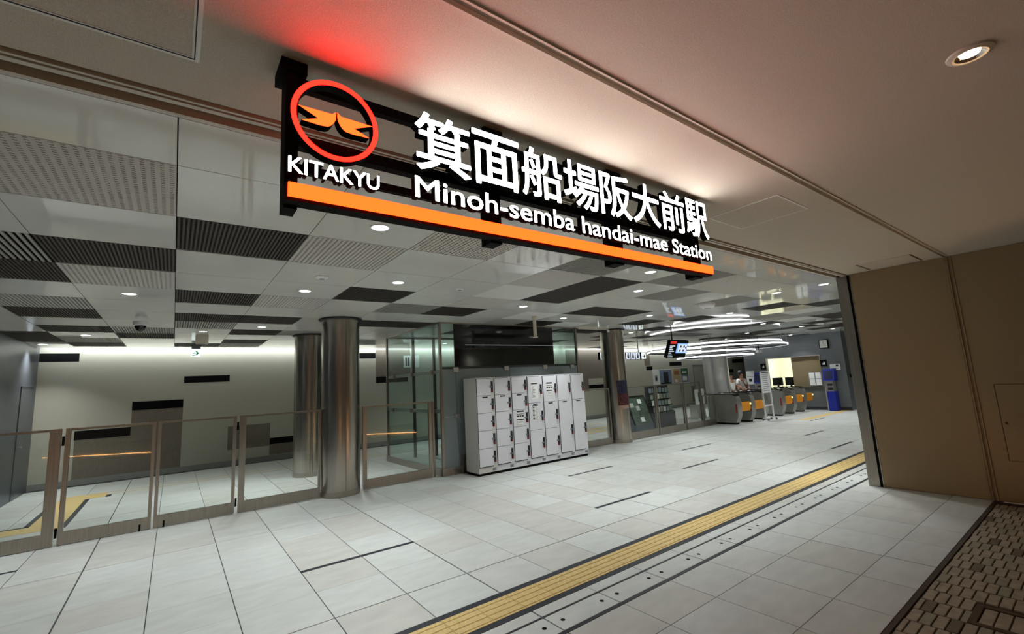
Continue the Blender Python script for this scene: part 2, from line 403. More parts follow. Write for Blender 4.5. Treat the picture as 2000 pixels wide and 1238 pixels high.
wn = struct(MB().box(OX-.02, OX+.02, WY0-.04, WY0, WZ0-.04, WZ1+.04).box(OX-.02, OX+.02, WY1, WY1+.04, WZ0-.04, WZ1+.04).box(OX-.02, OX+.02, WY0, WY1, WZ1, WZ1+.04).box(OX-.05, OX+.1, WY0-.04, WY1+.04, WZ0-.04, WZ0).build('window_1', STEEL))
MB().box(OX+.06, OX+.07, WY0, WY1, WZ0, WZ1).build('window_pane', PGLASS, wn)
MB().box(OX+.12, OX+.13, WY0, WY0+.62, WZ0, WZ1).box(OX+.14, OX+.15, WY0+.6, WY0+1.12, WZ0, WZ1).build('roller_blind', mat('blind_tan', (150, 126, 98), .8), wn)

# ---- station ceiling
slab = struct(MB().box(XL-.2, XR, 2.47, 14.1, 3.13, 3.3).build('ceiling', BLACK))
# cove above the back wall
MB().box(XL, XR, 14.1, 14.14, CZ, 3.34).build('cove_upstand', PLAINM, slab)
MB().box(XL, XR, 14.1, YB, 3.3, 3.34).build('cove_lid', PLAINM, slab)
MB().box(XL+.05, 13.2, 14.141, 14.15, 3.10, 3.16).build('cove_strip', COVE, slab)
MB().box(13.5, 27, 14.141, 14.15, 3.10, 3.16).build('cove_strip', COVE, slab)
KD = {}
for k, cells in {'D': [(0,0),(5,0),(5,1),(-1,1),(-2,2),(0,3),(0,5),(-2,5),(-2,7),(-1,8),(0,10),(1,5),(1,7),(2,2),(3,5),(4,3),(7,2),(8,2),(11,0),(12,-1),(7,4),(10,3),(12,4),(11,2),(13,7),(-3,8),(-3,9),(6,6),(9,5),(14,4),(15,3),(16,5),(14,6),(17,1),(18,3),(19,4),(10,5),(11,8),(15,8),(12,6),(4,5),(-2,10),(1,9),(3,9),(20,2),(16,0),(21,5)],
                 'R': [(-2,1),(4,-1),(6,-1),(7,0),(9,0),(3,3),(13,1)],
                 'W': [(-1,2),(1,0),(2,-1),(1,3)],
                 'F': [(-1,-1),(4,0),(4,2),(7,-1),(8,-1)],
                 'G': [(-2,4),(-1,7),(0,6),(-2,9),(1,10),(14,1),(6,4),(2,7)],
                 'M': [(4,1),(13,0),(15,1),(6,3),(8,4)]}.items():
    for c in cells: KD[c] = k
def panel_mesh(k, wx=.9, wy=.9):
    g = .003; m = MB(); x0, x1, y0, y1 = g, wx-g, g, wy-g
    if k in 'PM': return m.box(x0, x1, y0, y1, 0, .02).mesh('ceiling_panel', PLAIN if k == 'P' else PLAINM)
    m.box(x0, x1, y0, y1, .03, .035, 1)
    if k == 'D':        # dark expanded mesh: ribs along y with thin cross wires
        n = 30
        for a in range(n): m.box(x0+(x1-x0)*(a+.2)/n, x0+(x1-x0)*(a+.68)/n, y0, y1, 0, .016)
        for b in range(26): m.box(x0, x1, y0+(y1-y0)*(b+.3)/26, y0+(y1-y0)*(b+.6)/26, .004, .014)
        return m.mesh('ceiling_panel', [DARK, BLACK])
    if k == 'R':        # open bars
        n = 20
        for a in range(n): m.box(x0+(x1-x0)*(a+.28)/n, x0+(x1-x0)*(a+.72)/n, y0, y1, 0, .012)
        return m.mesh('ceiling_panel', [DGREY, BLACK])
    if k == 'G':
        n = 24
        for a in range(n): m.box(x0+(x1-x0)*(a+.1)/n, x0+(x1-x0)*(a+.8)/n, y0, y1, 0, .02)
        return m.mesh('ceiling_panel', [DGREY, DARK])
    if k == 'W':        # coarse white lattice
        n = 22
        for a in range(n):
            m.box(x0+(x1-x0)*(a+.15)/n, x0+(x1-x0)*(a+.72)/n, y0, y1, 0, .012)
            m.box(x0, x1, y0+(y1-y0)*(a+.15)/n, y0+(y1-y0)*(a+.72)/n, .0005, .0125)
        return m.mesh('ceiling_panel', [WMESH, BLACK])
    n = 20              # 'F' fine perforation
    for a in range(n+1):
        m.box(x0+(x1-x0)*(a-.28)/n if a else x0, x0+(x1-x0)*(a+.28)/n if a < n else x1, y0, y1, 0, .008)
    n = 30
    for a in range(n+1):
        m.box(x0, x1, y0+(y1-y0)*(a-.36)/n if a else y0, y0+(y1-y0)*(a+.36)/n if a < n else y1, .0004, .0084)
    return m.mesh('ceiling_panel', [WMESH, BROWN])
pc = {k: panel_mesh(k) for k in 'PMDRGWF'}
pl = []
for i in range(-3, 34):
    for j in range(-2, 12):
        x, y = PX0+PP*i, PY0+PP*j
        if y+.9 > 14.11: wy = 14.1-y
        else: wy = .9
        ys = 2.49 if j == -2 else y
        xs = XL if i == -3 else x
        if wy < .05 or x > XR-.9: continue
        k = KD.get((i, j))
        if k is None:
            k = 'P'
            if i > 14 and random.random() < .22: k = 'D'
        q = pxsize(x+.45, ys+.3, CZ); vis = q and -200 < q[1] < 2000 and q[2] > -60
        pl.append((q[0] if vis else -1, i, j, xs, ys, x+.9-xs, y+wy-ys, k))
pl.sort(reverse=True, key=lambda t: t[0])
rest = {}
for n, (q, i, j, x, y, wx, wy, k) in enumerate(pl):
    full = abs(wx-.9) < .001 and abs(wy-.9) < .001
    if n < 298 and q > 0:
        o = link('ceiling_panel', pc[k] if full else panel_mesh(k, wx, wy), slab); o.location = (x, y, CZ)
    else:
        rest.setdefault('D' if k in 'DRG' else 'P', MB()).box(x+.003, x+wx-.003, y+.003, y+wy-.003, CZ, CZ+.02)
for k, m in rest.items(): m.build('ceiling_panel', DARK if k == 'D' else PLAIN, slab)['kind'] = 'stuff'
# ---- soffit outside, with the shutter channel between it and the station ceiling
sof = struct(MB().box(-6, XW, -8, 1.205, SZ, SZ+.2).box(-6, XW, 1.235, 2.318, SZ, SZ+.2).build('soffit', SOFFIT))
MB().box(-6, XW, 1.2, 1.24, SZ+.012, SZ+.2).build('seam_groove', SOFFIT, sof)
MB().box(-6, XW, 1.19, 1.2, SZ-.008, SZ).box(-6, XW, 1.236, 1.246, SZ-.008, SZ).build('seam_bead', PALE, sof)
ch = struct(MB().box(-6, XW+.3, 2.318, 2.49, SZ+.05, SZ+.25).build('trim_3', BROWN))
for y0, y1, z, m in [(2.335, 2.35, 3.088, PALE), (2.362, 2.392, 3.085, PALE), (2.392, 2.452, 3.13, BROWN), (2.452, 2.476, 3.076, PALE), (2.478, 2.49, 3.079, PLAINM)]:
    MB().box(-6, XW, y0, y1, z, 3.2).build('channel_strip', m, ch)
def soffit_hatch(x0, x1, y0, y1, wd, m, label=None):
    t = MB()
    for d in [(x0, x1, y0, y0+wd), (x0, x1, y1-wd, y1), (x0, x0+wd, y0+wd, y1-wd), (x1-wd, x1, y0+wd, y1-wd)]: t.box(*d, SZ-.004, SZ+.001)
    h = MB().box(x0+wd, x1-wd, y0+wd, y1-wd, SZ-.002, SZ+.001).build('access_hatch', SOFFIT, sof)
    t.build('hatch_frame', m, h)
    return h
h = soffit_hatch(-2.6, .026, 1.2+.26, 2.045, .026, TRIMW)
MB().box(-2.58, .008, 2.026, 2.030, SZ-.006, SZ-.003).box(.007, .011, 1.48, 2.03, SZ-.006, SZ-.003).build('frame_joint', INK, h)
soffit_hatch(3.74, 4.33, 1.425, 2.01, .014, TRIMW)
h = soffit_hatch(7.48, 8.06, 1.425, 2.015, .003, SOFFIT)
MB().box(7.48, 8.06, 1.425, 1.445, SZ-.005, SZ-.003).box(7.48, 8.06, 1.995, 2.015, SZ-.005, SZ-.003).build('frame_slot', BROWN, h)

# ================================================================== OBJECTS
# ---- ceiling downlights of the station, with further ones added for light
dl_face = MB().cyl(0, 0, -.004, -.001, .068, 24).mesh('lamp_face', LEDW)
dl_rim = MB().lathe([(.07, -.006), (.084, -.004), (.084, 0), (.07, 0)], n=24, cap=False).mesh('rim', WHITE)
DLL = bpy.data.lights.new('lamp', 'AREA'); DLL.shape = 'DISK'; DLL.size = .13; DLL.energy = LAMP; DLL.color = (.95, 1, .985); DLL.spread = math.radians(104)
def downlight(x, y, label, group=None):
    t = thing('downlight', label, 'downlight', (x, y, CZ), group)
    link('rim', dl_rim, t); link('lamp_face', dl_face, t)
    la = bpy.data.objects.new('lamp', DLL); COL.objects.link(la); la.parent = t; la.location = (0, 0, -.008); return t
seen_l = [(1, -1), (2, 1), (1, 2), (-1, 3), (1, 6), (0, 7), (5, -1), (6, 0), (5, 2), (7, 3), (9, 2), (9, -1), (11, 1), (18, 2), (21, 2), (12, 5), (-3, 10), (9, -2)]
added_l = [(-2, -1), (-3, 4), (3, 6), (14, -1), (15, 2), (20, 6), (24, 0), (22, 8), (26, 4), (-2, 8), (17, -1), (10, 8), (15, 9), (7, 9), (20, 0), (12, 3), (8, 6), (18, 4), (22, 4)]  # unseen downlights added for light; last two brighten wide column and gates
for c in seen_l+added_l:
    i, j = c; x = PX0+PP*(i+.5); y = PY0+PP*(j+.5)
    if c == (-3, 10): x = -2.25
    if c == (9, -2): y = 2.76
    zone = ('beside the beige opening jamb' if j < 0 and i > 8 else 'just inside the opening near the sign' if j < 1 and i < 8 else 'above the glass fence and steel columns' if i < 4 and j < 6
            else 'near the back wall of the left bay' if i < 4 else 'above the white lockers and lift shaft' if i < 9 else 'above the ticket gates and ring lights' if i < 18 and j > 2 else 'above the hall before the ticket gates' if i < 18 else 'above the grey office wall')
    side = [KD.get((i+a, j+b), 'P') for a, b in ((1, 0), (-1, 0), (0, 1), (0, -1))]
    nxt = ', next to dark grille' if ('D' in side or 'R' in side) else ''
    downlight(x, y, 'round recessed downlight '+zone+nxt, 'station downlights')
# ---- outside downlights (warm)
# the soffit is a solid slab, so the lamp sits in a shallow cup just under it
for x, y in ((2.8, .21), (-1.6, -.6), (2.8, -2.6), (6.0, -3.4)):
    t = thing('downlight', 'round downlight with a shiny reflector in the beige soffit, in front of the station sign' if (x, y) == (2.8, .21) else 'round downlight over the brick pavement behind the viewer', 'downlight', (x, y, SZ), None if (x, y) == (2.8, .21) else 'pavement downlights')
    MB().lathe([(.052, -.012), (.06, -.016), (.078, -.008), (.08, 0)], n=28, cap=False).build('rim', PALE, t, True)
    MB().lathe([(.052, -.012), (.044, -.006), (.034, -.002)], n=28, cap=False).build('reflector', mat('reflector', (240, 232, 222), .15, metal=1), t, True)
    MB().cyl(0, 0, -.004, -.001, .034, 20).build('lamp_face', WARML, t)

# ---- station sign
sg = thing('station_sign', 'illuminated station name sign with red ring emblem hung from the soffit', 'sign', (1.8, 1.9, SZ))
sgi = Matrix.Translation((-1.8, -1.9, -SZ))
def sbuild(m, name, mats, smooth=False):
    o = m.build(name, mats, sg, smooth); o.matrix_parent_inverse = sgi; return o
YF = 1.78
for x0, x1 in ((.309, .357), (1.275, 1.345), (2.23, 2.32), (3.15, 3.24)):
    sbuild(MB().box(x0, x1, 1.84, 1.93, 2.468, 3.06), 'post', BLACK)
    sbuild(MB().box(x0-.02, x1+.03, 1.83, 1.98, 3.05, SZ), 'ceiling_bracket', BLACK)
for z0, z1, dp in ((3.0, 3.045, 1.89), (2.744, 2.795, 1.90), (2.634, 2.668, 1.88)):
    sbuild(MB().box(.357, 3.24, 1.855, dp, z0, z1), 'rail', BLACK)
sbuild(MB().box(.305, 3.29, 1.786, 1.85, 2.480, 2.549), 'bar_housing', BLACK)
xs = [.312, 1.30, 2.345, 3.285]
for a, b in zip(xs, xs[1:]): sbuild(MB().box(a+.001, b-.001, 1.772, 1.786, 2.494, 2.548), 'light_bar', OBAR)
cx, cz, n = .490, 2.854, 64
def ringm(r0, r1, y0, y1, mats, name, mi=None):
    m = MB()
    P = lambda r, y: [(cx+r*math.cos(2*PI*k/n), y, cz+r*math.sin(2*PI*k/n)) for k in range(n)]
    V = P(r0, y0)+P(r1, y0)+P(r0, y1)+P(r1, y1); F = []; MI = []
    for k in range(n):
        q = (k+1) % n
        F += [(k, q, n+q, n+k), (2*n+k, 2*n+q, 3*n+q, 3*n+k), (k, q, 2*n+q, 2*n+k), (n+k, n+q, 3*n+q, 3*n+k)]; MI += [0, 1, 1, 1]
    m.add(V, F); m.m = MI
    return sbuild(m, name, mats)
ringm(.153, .173, YF, YF+.05, [RINGR, BLACK], 'emblem_ring')
# winged emblem: two mirrored swallow-tail wings
WL = [(-.148, .023), (-.017, .025), (-.002, .039), (-.002, .017), (-.004, .003), (-.012, -.014), (-.022, -.027), (-.035, -.036), (-.065, -.039), (-.134, -.036), (-.071, -.011)]
for sgn in (-1, 1):
    pts = [(cx-sgn*a*(-1), cz+b) for a, b in WL] if sgn > 0 else [(cx-a+.001, cz+b) for a, b in WL]
    m = MB().prism(pts, 'y', YF, YF+.045); m.m = [1]*len(pts)+[0, 0]
    sbuild(m, 'emblem_wing', [EMBLEM, BLACK])
def reg(objs):
    for o in objs: o.matrix_parent_inverse = sgi
reg(letters('KITAKYU', .312, .668, 2.590, 2.657, YF, .04, [LETTER, BLACK], sg, off=.013))
reg(letters('Minoh-semba handai-mae Station', .832, 3.298, 2.600, 2.702, YF, .04, [LETTER, BLACK], sg, off=.0092, zfit='M'))
KJ = '箕面船場阪大前駅'
for k, ch_ in enumerate(KJ):
    me = embolden(text_mesh(ch_, 0, .5), .0115); B = bounds([v.co for v in me.vertices])
    x0 = .831+k*.3092+.006; wd = .296
    bm = bmesh.new(); bm.from_mesh(me)
    hz = .292; zb = 2.740+.0035*k
    for v in bm.verts:
        c = v.co.copy(); v.co = (x0+(c.x-B[0][0])/(B[0][1]-B[0][0])*wd, YF+(.5-c.z)*.045, zb+(c.y-B[1][0])/(B[1][1]-B[1][0])*hz)
    o = glyph_obj('character', bm, list(bm.verts), [LETTER, BLACK], sg); o.matrix_parent_inverse = sgi; bm.free(); bpy.data.meshes.remove(me)

# ---- columns
COLM = mat('column_steel', (172, 165, 156), .24, metal=1, noise=.13, nscale=26, stretch=(4, 4, .06))
def column(x, y, r, label, h=CZ, m=COLM):
    t = thing('column', label, 'column', (x, y, 0))
    MB().lathe([(r, .0), (r, h-.03)], n=48).build('shaft', m, t, True)
    b = MB().lathe([(r+.004, 0), (r+.004, .085)], n=48, cap=False).build('base_band', STEEL, t, True)
    MB().lathe([(r+.05, h-.03), (r+.05, h-.015), (r+.02, h)], n=48).build('collar', INK, t, True)
    MB().box(-.003, .003, -r-.001, -r+.002, .1, h-.04).build('seam', INK, t)
    return t
column(2.405, 8.45, .325, 'brushed steel round column between two glass fence panels')
column(2.45, 10.98, .325, 'brushed steel round column behind the glass fence, beside the back wall bay')
c3 = column(9.85, 8.5, .325, 'brushed steel round column with a small dark poster near the ticket gates')
column(17.35, 9.75, .46, 'wide pale steel column ringed by hanging circular lights', m=mat('pale_steel', (222, 222, 226), .36, metal=.8, noise=.12, nscale=24, stretch=(4, 4, .06)))
def patch(x, y, r, a0, a1, z0, z1, m, name, parent, n=10):
    mb = MB(); V = []
    for k in range(n+1):
        a = a0+(a1-a0)*k/n
        for rr in (r, r+.003):
            for z in (z0, z1): V.append((x+rr*math.cos(a), y+rr*math.sin(a), z))
    F = []
    for k in range(n):
        o = 4*k; F += [(o+2, o+6, o+7, o+3), (o, o+1, o+5, o+4), (o+1, o+3, o+7, o+5), (o, o+4, o+6, o+2)]
    F += [(0, 2, 3, 1), (4*n, 4*n+1, 4*n+3, 4*n+2)]
    return mb.add(V, F).build(name, m, parent)
pt = thing('column_poster', 'narrow night-scene poster in dark blue and red wrapped on the steel column', 'poster', (9.85, 8.5, .9))
for a0, z0, z1, m in [(-1.2, .0, .09, 'b0'), (-1.2, .09, .4, 'b1'), (-1.2, .4, .76, 'b2')]:
    mm = {'b0': mat('poster_tan', (170, 140, 122), .6), 'b1': mat('poster_red', (84, 28, 34), .5, noise=.9, nscale=16), 'b2': mat('poster_blue', (28, 30, 62), .5, noise=.9, nscale=18)}[m]
    patch(0, 0,   .327, -2.35, -1.3, z0, z1, mm, 'poster_band', pt)

# ---- glass fence / gate panels
FY = 8.46
def fence(x0, x1, z1, label, stile=(.04, .04), rail=.03, bot=.165, y=FY, hinge=False, group=None):
    t = thing('glass_fence', label, 'fence', ((x0+x1)/2, y, 0), group); X0 = x0-(x0+x1)/2; X1 = -X0; d = .025
    MB().box(X0, X0+stile[0], -d, d, .012, z1).build('stile', STEELD, t); MB().box(X1-stile[1], X1, -d, d, .012, z1).build('stile', STEELD, t)
    MB().box(X0+stile[0], X1-stile[1], -d, d, z1-rail, z1).build('top_rail', STEELD, t)
    MB().box(X0+stile[0], X1-stile[1], -d, d, .012, bot).build('bottom_rail', STEELD, t)
    MB().box(X0+stile[0], X1-stile[1], -.005, .005, bot, z1-rail).build('glass_pane', PGLASS, t)
    MB().cyl(X0+.02, 0, 0, .012, .012, 8).cyl(X1-.02, 0, 0, .012, .012, 8).build('foot', STEEL, t)
    if hinge:
        xh = X0-.02 if hinge < 0 else X1+.02
        
        for zh in (.1, 1.25): MB().cyl(xh, 0, zh, zh+.12, .014, 8).build('hinge', BLACK, t)
        MB().cyl(-X0-.12 if hinge < 0 else X0+.12, -.03, .0, .09, .011, 8).build('floor_bolt', BLACK, t)
    return t
fence(-2.44, -1.165, 1.47, 'glass fence panel beside the steel side wall', (.04, .11))
fence(-1.125, -.185, 1.47, 'glass gate leaf showing the wood wall panel, hinged beside the wall-side fence', (.05, .04), hinge=-1)
fence(-.16, .815, 1.47, 'glass gate leaf meeting its pair, hinged toward the steel columns', (.04, .045), hinge=1)
fence(.86, 2.07, 1.47, 'glass fence panel butting against the steel column', (.085, .04))
fence(2.80, 4.17, 1.47, 'glass fence panel between the steel column and the glass lift shaft', (.07, .05))
fence(8.32, 9.50, 1.47, 'glass fence panel between the white lockers and a steel column', (.04, .06))
fence(10.22, 11.52, 1.46, 'glass fence panel beside the column with the poster', (.04, .05), bot=.2)
fence(11.55, 12.93, 1.46, 'glass fence panel in front of the leaflet racks', (.05, .05), bot=.2)
fence(12.96, 13.93, 1.46, 'tall clear glass fence panel next to the low end panel', (.05, .06), bot=.2)
fence(13.96, 14.70, 1.0, 'low glass fence panel touching the first ticket gate', (.04, .08), bot=.2)
bx('fence_post', (4.2, 4.24, FY-.02, FY+.02, 0, 1.47), STEELD); tag(bpy.data.objects['fence_post'], 'slim steel fence post against the glass lift shaft', 'post')

# ---- glass lift shaft
EX0, EX1, EY0, EY1, EZ = 4.33, 8.28, 8.3, 11.25, 3.05
el = thing('lift_shaft', 'glass lift shaft with black glass band and pale lower panels', 'lift', (EX0, EY0, 0))
el_i = Matrix.Translation((-EX0, -EY0, 0))
def eb(m, name, mats): o = m.build(name, mats, el); o.matrix_parent_inverse = el_i; return o
for x, y in ((EX0, EY0), (EX0, EY1-.05), (EX1-.05, EY0), (EX1-.05, EY1-.05)): eb(MB().box(x, x+.05, y, y+.05, 0, EZ), 'corner_post', STEELD)
eb(MB().box(EX0, EX1, EY0, EY0+.06, EZ, CZ).box(EX0, EX0+.06, EY0+.06, EY1, EZ, CZ).box(EX1-.06, EX1, EY0+.06, EY1, EZ, CZ).box(EX0, EX1, EY1-.06, EY1, EZ, CZ), 'head_frame', STEELD)
eb(MB().box(EX0-.02, EX1+.02, EY0-.04, EY0, 0, .14).box(EX0-.02, EX0, EY0, EY1, 0, .14).box(EX1, EX1+.02, EY0, EY1, 0, .14), 'plinth', STEEL)
eb(MB().box(EX0+.42, EX0+.56, EY0-.075, EY0-.041, 0, .36), 'plinth_step', STEELD)
sp = 2.1
for a, b in ((EX0+.05, EX0+.36), (EX0+.37, EX0+1.75), (EX0+1.76, EX1-.06)):
    eb(MB().box(a, b, EY0+.01, EY0+.025, .14, sp), 'lower_panel', FROST)
eb(MB().box(EX0+.05, EX0+.34, EY0+.01, EY0+.022, sp+.01, EZ), 'glass_pane', SGLASS)
eb(MB().box(EX0+.35, 7.46, EY0+.01, EY0+.025, sp+.05, EZ), 'black_glass', BLACKG)
eb(MB().box(7.48, EX1-.05, EY0+.01, EY0+.022, sp+.01, EZ), 'glass_pane', SGLASS)
eb(MB().box(EX0+.05, EX1-.05, EY0+.026, EY0+.07, sp-.03, sp+.05), 'transom', mat('dark_grey', (60, 62, 66), .5))
for x in (EX0+.3, EX0+1.6, EX0+2.75, EX1-.3): eb(MB().box(x, x+.12, EY0-.02, EY0+.01, sp-.06, sp+.03), 'clamp', ALU)
eb(MB().box(EX0+.06, EX0+.36, EY0-.004, EY0+.01, 1.13, 1.145).box(EX0+.3, EX0+.42, EY0-.02, EY0+.01, 1.1, 1.18), 'clamp', ALU)
for a, b in ((EY0+.05, EY1-.05),):
    eb(MB().box(EX0+.015, EX0+.025, a, b, .14, sp), 'glass_pane', SGLASS); eb(MB().box(EX0+.015, EX0+.025, a, b, sp+.01, EZ), 'glass_pane', SGLASS)
    eb(MB().box(EX1-.025, EX1-.015, a, b, .14, EZ), 'glass_pane', SGLASS)
eb(MB().box(EX0+.05, EX1-.05, EY1-.03, EY1-.02, .14, EZ), 'glass_pane', SGLASS)
for z in (1.22, 2.02):
    eb(MB().box(EX0+.03, EX0+.07, EY0+.05, EY1-.05, z, z+.07), 'side_rail', ALU)
    for y in (EY0+.35, EY0+1.4, EY0+2.4): eb(MB().box(EX0-.02, EX0+.03, y, y+.09, z-.01, z+.08), 'clamp', STEEL)
eb(MB().box(4.95, EX1-.06, EY0+.002, EY0+.009, 2.604, 2.608), 'added_glow_line', emis('added_line_glow', (.9, .97, 1), .8))  # added glowing trim, imitates a light line of unknown cause in the glass
eb(MB().box(6.9, 8.0, 9.2, 11.0, .14, 3.0), 'lift_car', mat('lift_car', (40, 44, 46), .4, metal=.4))
eb(MB().box(5.5, 5.56, 10.9, 10.96, 0, EZ).box(5.0, 5.06, 11.1, 11.16, 0, EZ), 'guide_rail', mat('dark_grey', (60, 62, 66), .5))

# ---- coin lockers: seven columns
LX0, LX1, LY0, LY1, LZ = 4.77, 7.76, 7.66, 8.14, 1.885
LW = (LX1-LX0)/7
lock_labels = [
    'five-door white locker column at the bank end next to the glass lift shaft',
    'plain five-door white locker column, second from the lift-shaft end',
    'five-door white locker column with a printed sheet on its middle door',
    'three-door white locker column with printed sheets on its upper two doors',
    'three-door white locker column with one printed sheet on its top door only',
    'two-door white locker column with a very tall lower door, inside the bank',
    'two-door white locker column with a very tall lower door at the bank end by the gates']
def sheet(p, x, z, wd, hg, kind, yf):
    s = MB().box(x, x+wd, yf-.002, yf, z, z+hg).build('instruction_sheet', PAPER, p)
    def bar(a, b, c, d, m): MB().box(x+a*wd, x+b*wd, yf-.003, yf-.002, z+c*hg, z+d*hg).build('print', m, s)
    if kind == 0:
        bar(.05, .95, .88, .95, INK)
        for k in range(8): bar(.1, .42+.2*random.random(), .12+.085*k, .15+.085*k, INKG)
    elif kind == 1:
        bar(.0, 1, .9, 1, INK)
        for a in (.02, .36, .7): bar(a, a+.26, .58, .68, INK)
        bar(.05, .95, .74, .80, INKG); bar(.0, 1, .36, .44, INK); bar(.05, .95, .04, .06, INKG); bar(.05, .07, .06, .34, INKG); bar(.93, .95, .06, .34, INKG); bar(.2, .8, .18, .21, INKG); bar(.2, .8, .26, .28, INKG)
    else:
        bar(.05, .95, .92, .97, INK)
        for k in range(10): bar(.08, .38, .04+.085*k, .09+.085*k, INK if k % 2 else INKG); bar(.5, .9, .05+.085*k, .07+.085*k, INKG)
for c in range(7):
    x0 = LX0+LW*c
    t = thing('locker_column', lock_labels[c], 'locker', (x0+LW/2, (LY0+LY1)/2, 0), 'white coin lockers')
    A, B, C, D = -LW/2+.001, LW/2-.001, (LY0-LY1)/2, (LY1-LY0)/2
    MB().box(A+.01, B-.01, C+.03, D-.01, 0, .05).build('plinth', BLACK, t)
    MB().box(A, B, C+.008, D, .05, LZ).build('body', LOCK if c else LOCKS, t)
    nd = 5 if c < 3 else 3; zb, zt = .17, LZ-.02
    hts = [(zt-zb)/nd]*nd
    if c > 4: hts = [(zt-zb)*2/3, (zt-zb)/3]
    MB().box(A+.006, B-.079, C-.002, C+.0085, zb-.002, zt+.002).build('door_recess', INK, t)
    z = zb; doors = []
    for k, hgt in enumerate(hts):
        d = MB().box(A+.012, B-.085, C-.012, C-.0025, z+.004, z+hgt-.004).build('door', LOCK, t)
        zc = z+hgt*(.5 if c < 5 or k else .42)
        MB().box(B-.066, B-.034, C-.022, C+.008, zc-.105, zc+.105).build('lock_strip', INK, d)
        MB().box(B-.064, B-.036, C-.026, C-.022, zc-.105, zc-.06).build('coin_tab', RED, d)
        MB().tube((B-.1, C-.014, zc+.0), (B-.1, C-.03, zc+.0), .018, 10).box(B-.1, B-.066, C-.03, C-.022, zc-.01, zc+.014).build('key', INKG, d)
        doors.append((d, z, hgt)); z += hgt
    MB().box(A+.012, B-.085, C-.004, C+.008, zb-.012, zb-.002).build('bottom_gap', INK, t)
    zj = zt-hts[-1]
    MB().box(A+.13, A+.255, C-.014, C-.011, zj-.045, zj-.018).build('number_plate', INK, t)
    MB().box(B-.11, B-.03, C+.002, C+.008, .075, .125).build('maker_plate', INKG, t)
    dd = lambda k: doors[k]
    if c == 2: sheet(t, A+.1, dd(2)[1]+.02, .19, .3, 1, C-.012)
    if c == 3: sheet(t, A+.09, dd(2)[1]+.08, .19, .36, 0, C-.012); sheet(t, A+.09, dd(1)[1]+.2, .17, .32, 2, C-.012)
    if c == 4: sheet(t, A+.1, dd(2)[1]+.12, .17, .3, 1, C-.012)

# ---- hanging sensor pole, detectors, cameras, speaker, exit sign
t = thing('ceiling_pole', 'beige pipe hanging from the ceiling in front of the black glass', 'pole', (5.9, 7.1, CZ))
MB().lathe([(.035, -.42), (.035, -.02)], n=16).build('pipe', PALE, t, True); MB().cyl(0, 0, -.02, 0, .055, 16).build('flange', PALE, t); MB().cyl(0, 0, -.43, -.42, .06, 16).build('end_cap', PALE, t)
def detector(x, y, r, h, label):
    t = thing('smoke_detector', label, 'detector', (x, y, CZ), 'white ceiling detectors')
    MB().lathe([(r*.55, -h), (r*.9, -h*.6), (r, -h*.35), (r, 0)], n=24).build('housing', WHITE, t, True); MB().cyl(0, 0, -h-.004, -h, r*.4, 16).build('sensor', INKG, t)
detector(1.31, 5.35, .075, .03, 'flat round white detector on a white panel beside the sign bar')
detector(3.12, 5.33, .065, .02, 'flat round white detector two panels from the first, over the lockers')
detector(8.28, 4.68, .15, .10, 'large round beige-white ceiling unit beside an open black grille')
t = thing('dome_camera', 'white dome security camera with a dark lens under the ceiling', 'camera', (-.49, 9.55, CZ))
MB().lathe([(.085, -.07), (.1, -.06), (.1, 0)], n=24).build('housing', WHITE, t, True); MB().lathe([(.015, -.165), (.05, -.14), (.075, -.1), (.08, -.07)], n=24).build('dome', BLACKG, t, True)
t = thing('ceiling_speaker', 'beige cylinder speaker hanging near the green exit sign', 'speaker', (.42, 11.3, CZ))
MB().lathe([(.1, -.19), (.115, -.17), (.115, 0)], n=24).build('housing', PALE, t, True); MB().cyl(0, 0, -.193, -.189, .085, 20).build('grille', INKG, t)
t = thing('exit_sign', 'small lit exit sign with a green arrow hanging by the back wall', 'sign', (.385, 13.35, CZ))
MB().box(-.09, .09, -.03, .03, -.10, 0).build('mount', INKG, t)
f = MB().box(-.098, .098, -.025, .025, -.285, -.10).build('lit_face', SIGNLIT, t)
ar = [(-.065, -.198), (.02, -.198), (-.012, -.155), (.014, -.155), (.062, -.2055), (.014, -.256), (-.012, -.256), (.02, -.213), (-.065, -.213)]
MB().prism(ar, 'y', -.027, -.025).build('arrow', GREEN, f); MB().box(-.075, -.02, -.027, -.025, -.265, -.25).build('small_print', GREEN, f)
t = thing('pillar_conduit', 'thin pale conduit along the ceiling from the lift shaft to a column', 'conduit', (8.9, 8.3, CZ))
MB().box(-.55, .6, -.02, .02, -.04, 0).build('tube', PALE, t); MB().lathe([(.02, -.1), (.035, -.08), (.035, -.04)], n=12, cx=.6).build('sensor', WHITE, t)

# ---- hanging direction signs
t = thing('direction_sign', 'black hanging direction sign with white pictograms behind a column', 'sign', (13.3, 11, CZ))
MB().box(-1.3, 1.3, -.05, .05, -.70, -.43).build('box', BLACK, t)
for a, b, m in [(-1.28, -.95, SIGNLIT), (.1, .34, SCREENW), (.38, .62, SCREENW), (.66, .9, SCREENW), (1.0, 1.27, SIGNLIT)]:
    f = MB().box(a, b, -.053, -.05, -.69, -.44).build('pictogram_panel', m, t)
    c_ = (a+b)/2
    if b-a > .25:
        s_ = -1 if a < 0 else 1
        MB().prism([(c_-.09*s_, -.575), (c_+.02*s_, -.575), (c_-.0*s_, -.515), (c_+.03*s_, -.515), (c_+.1*s_, -.585), (c_+.03*s_, -.655), (c_, -.655), (c_+.02*s_, -.595), (c_-.09*s_, -.595)], 'y', -.056, -.053).build('arrow', INK, f)
    else: MB().cyl(c_, -.054, -.52, -.48, .025, 10).box(c_-.05, c_+.05, -.056, -.053, -.66, -.54).build('pictogram', NAVY, f)
for x in (-.9, .9): MB().cyl(x, 0, -.43, 0, .015, 8).build('hanger', BLACK, t)
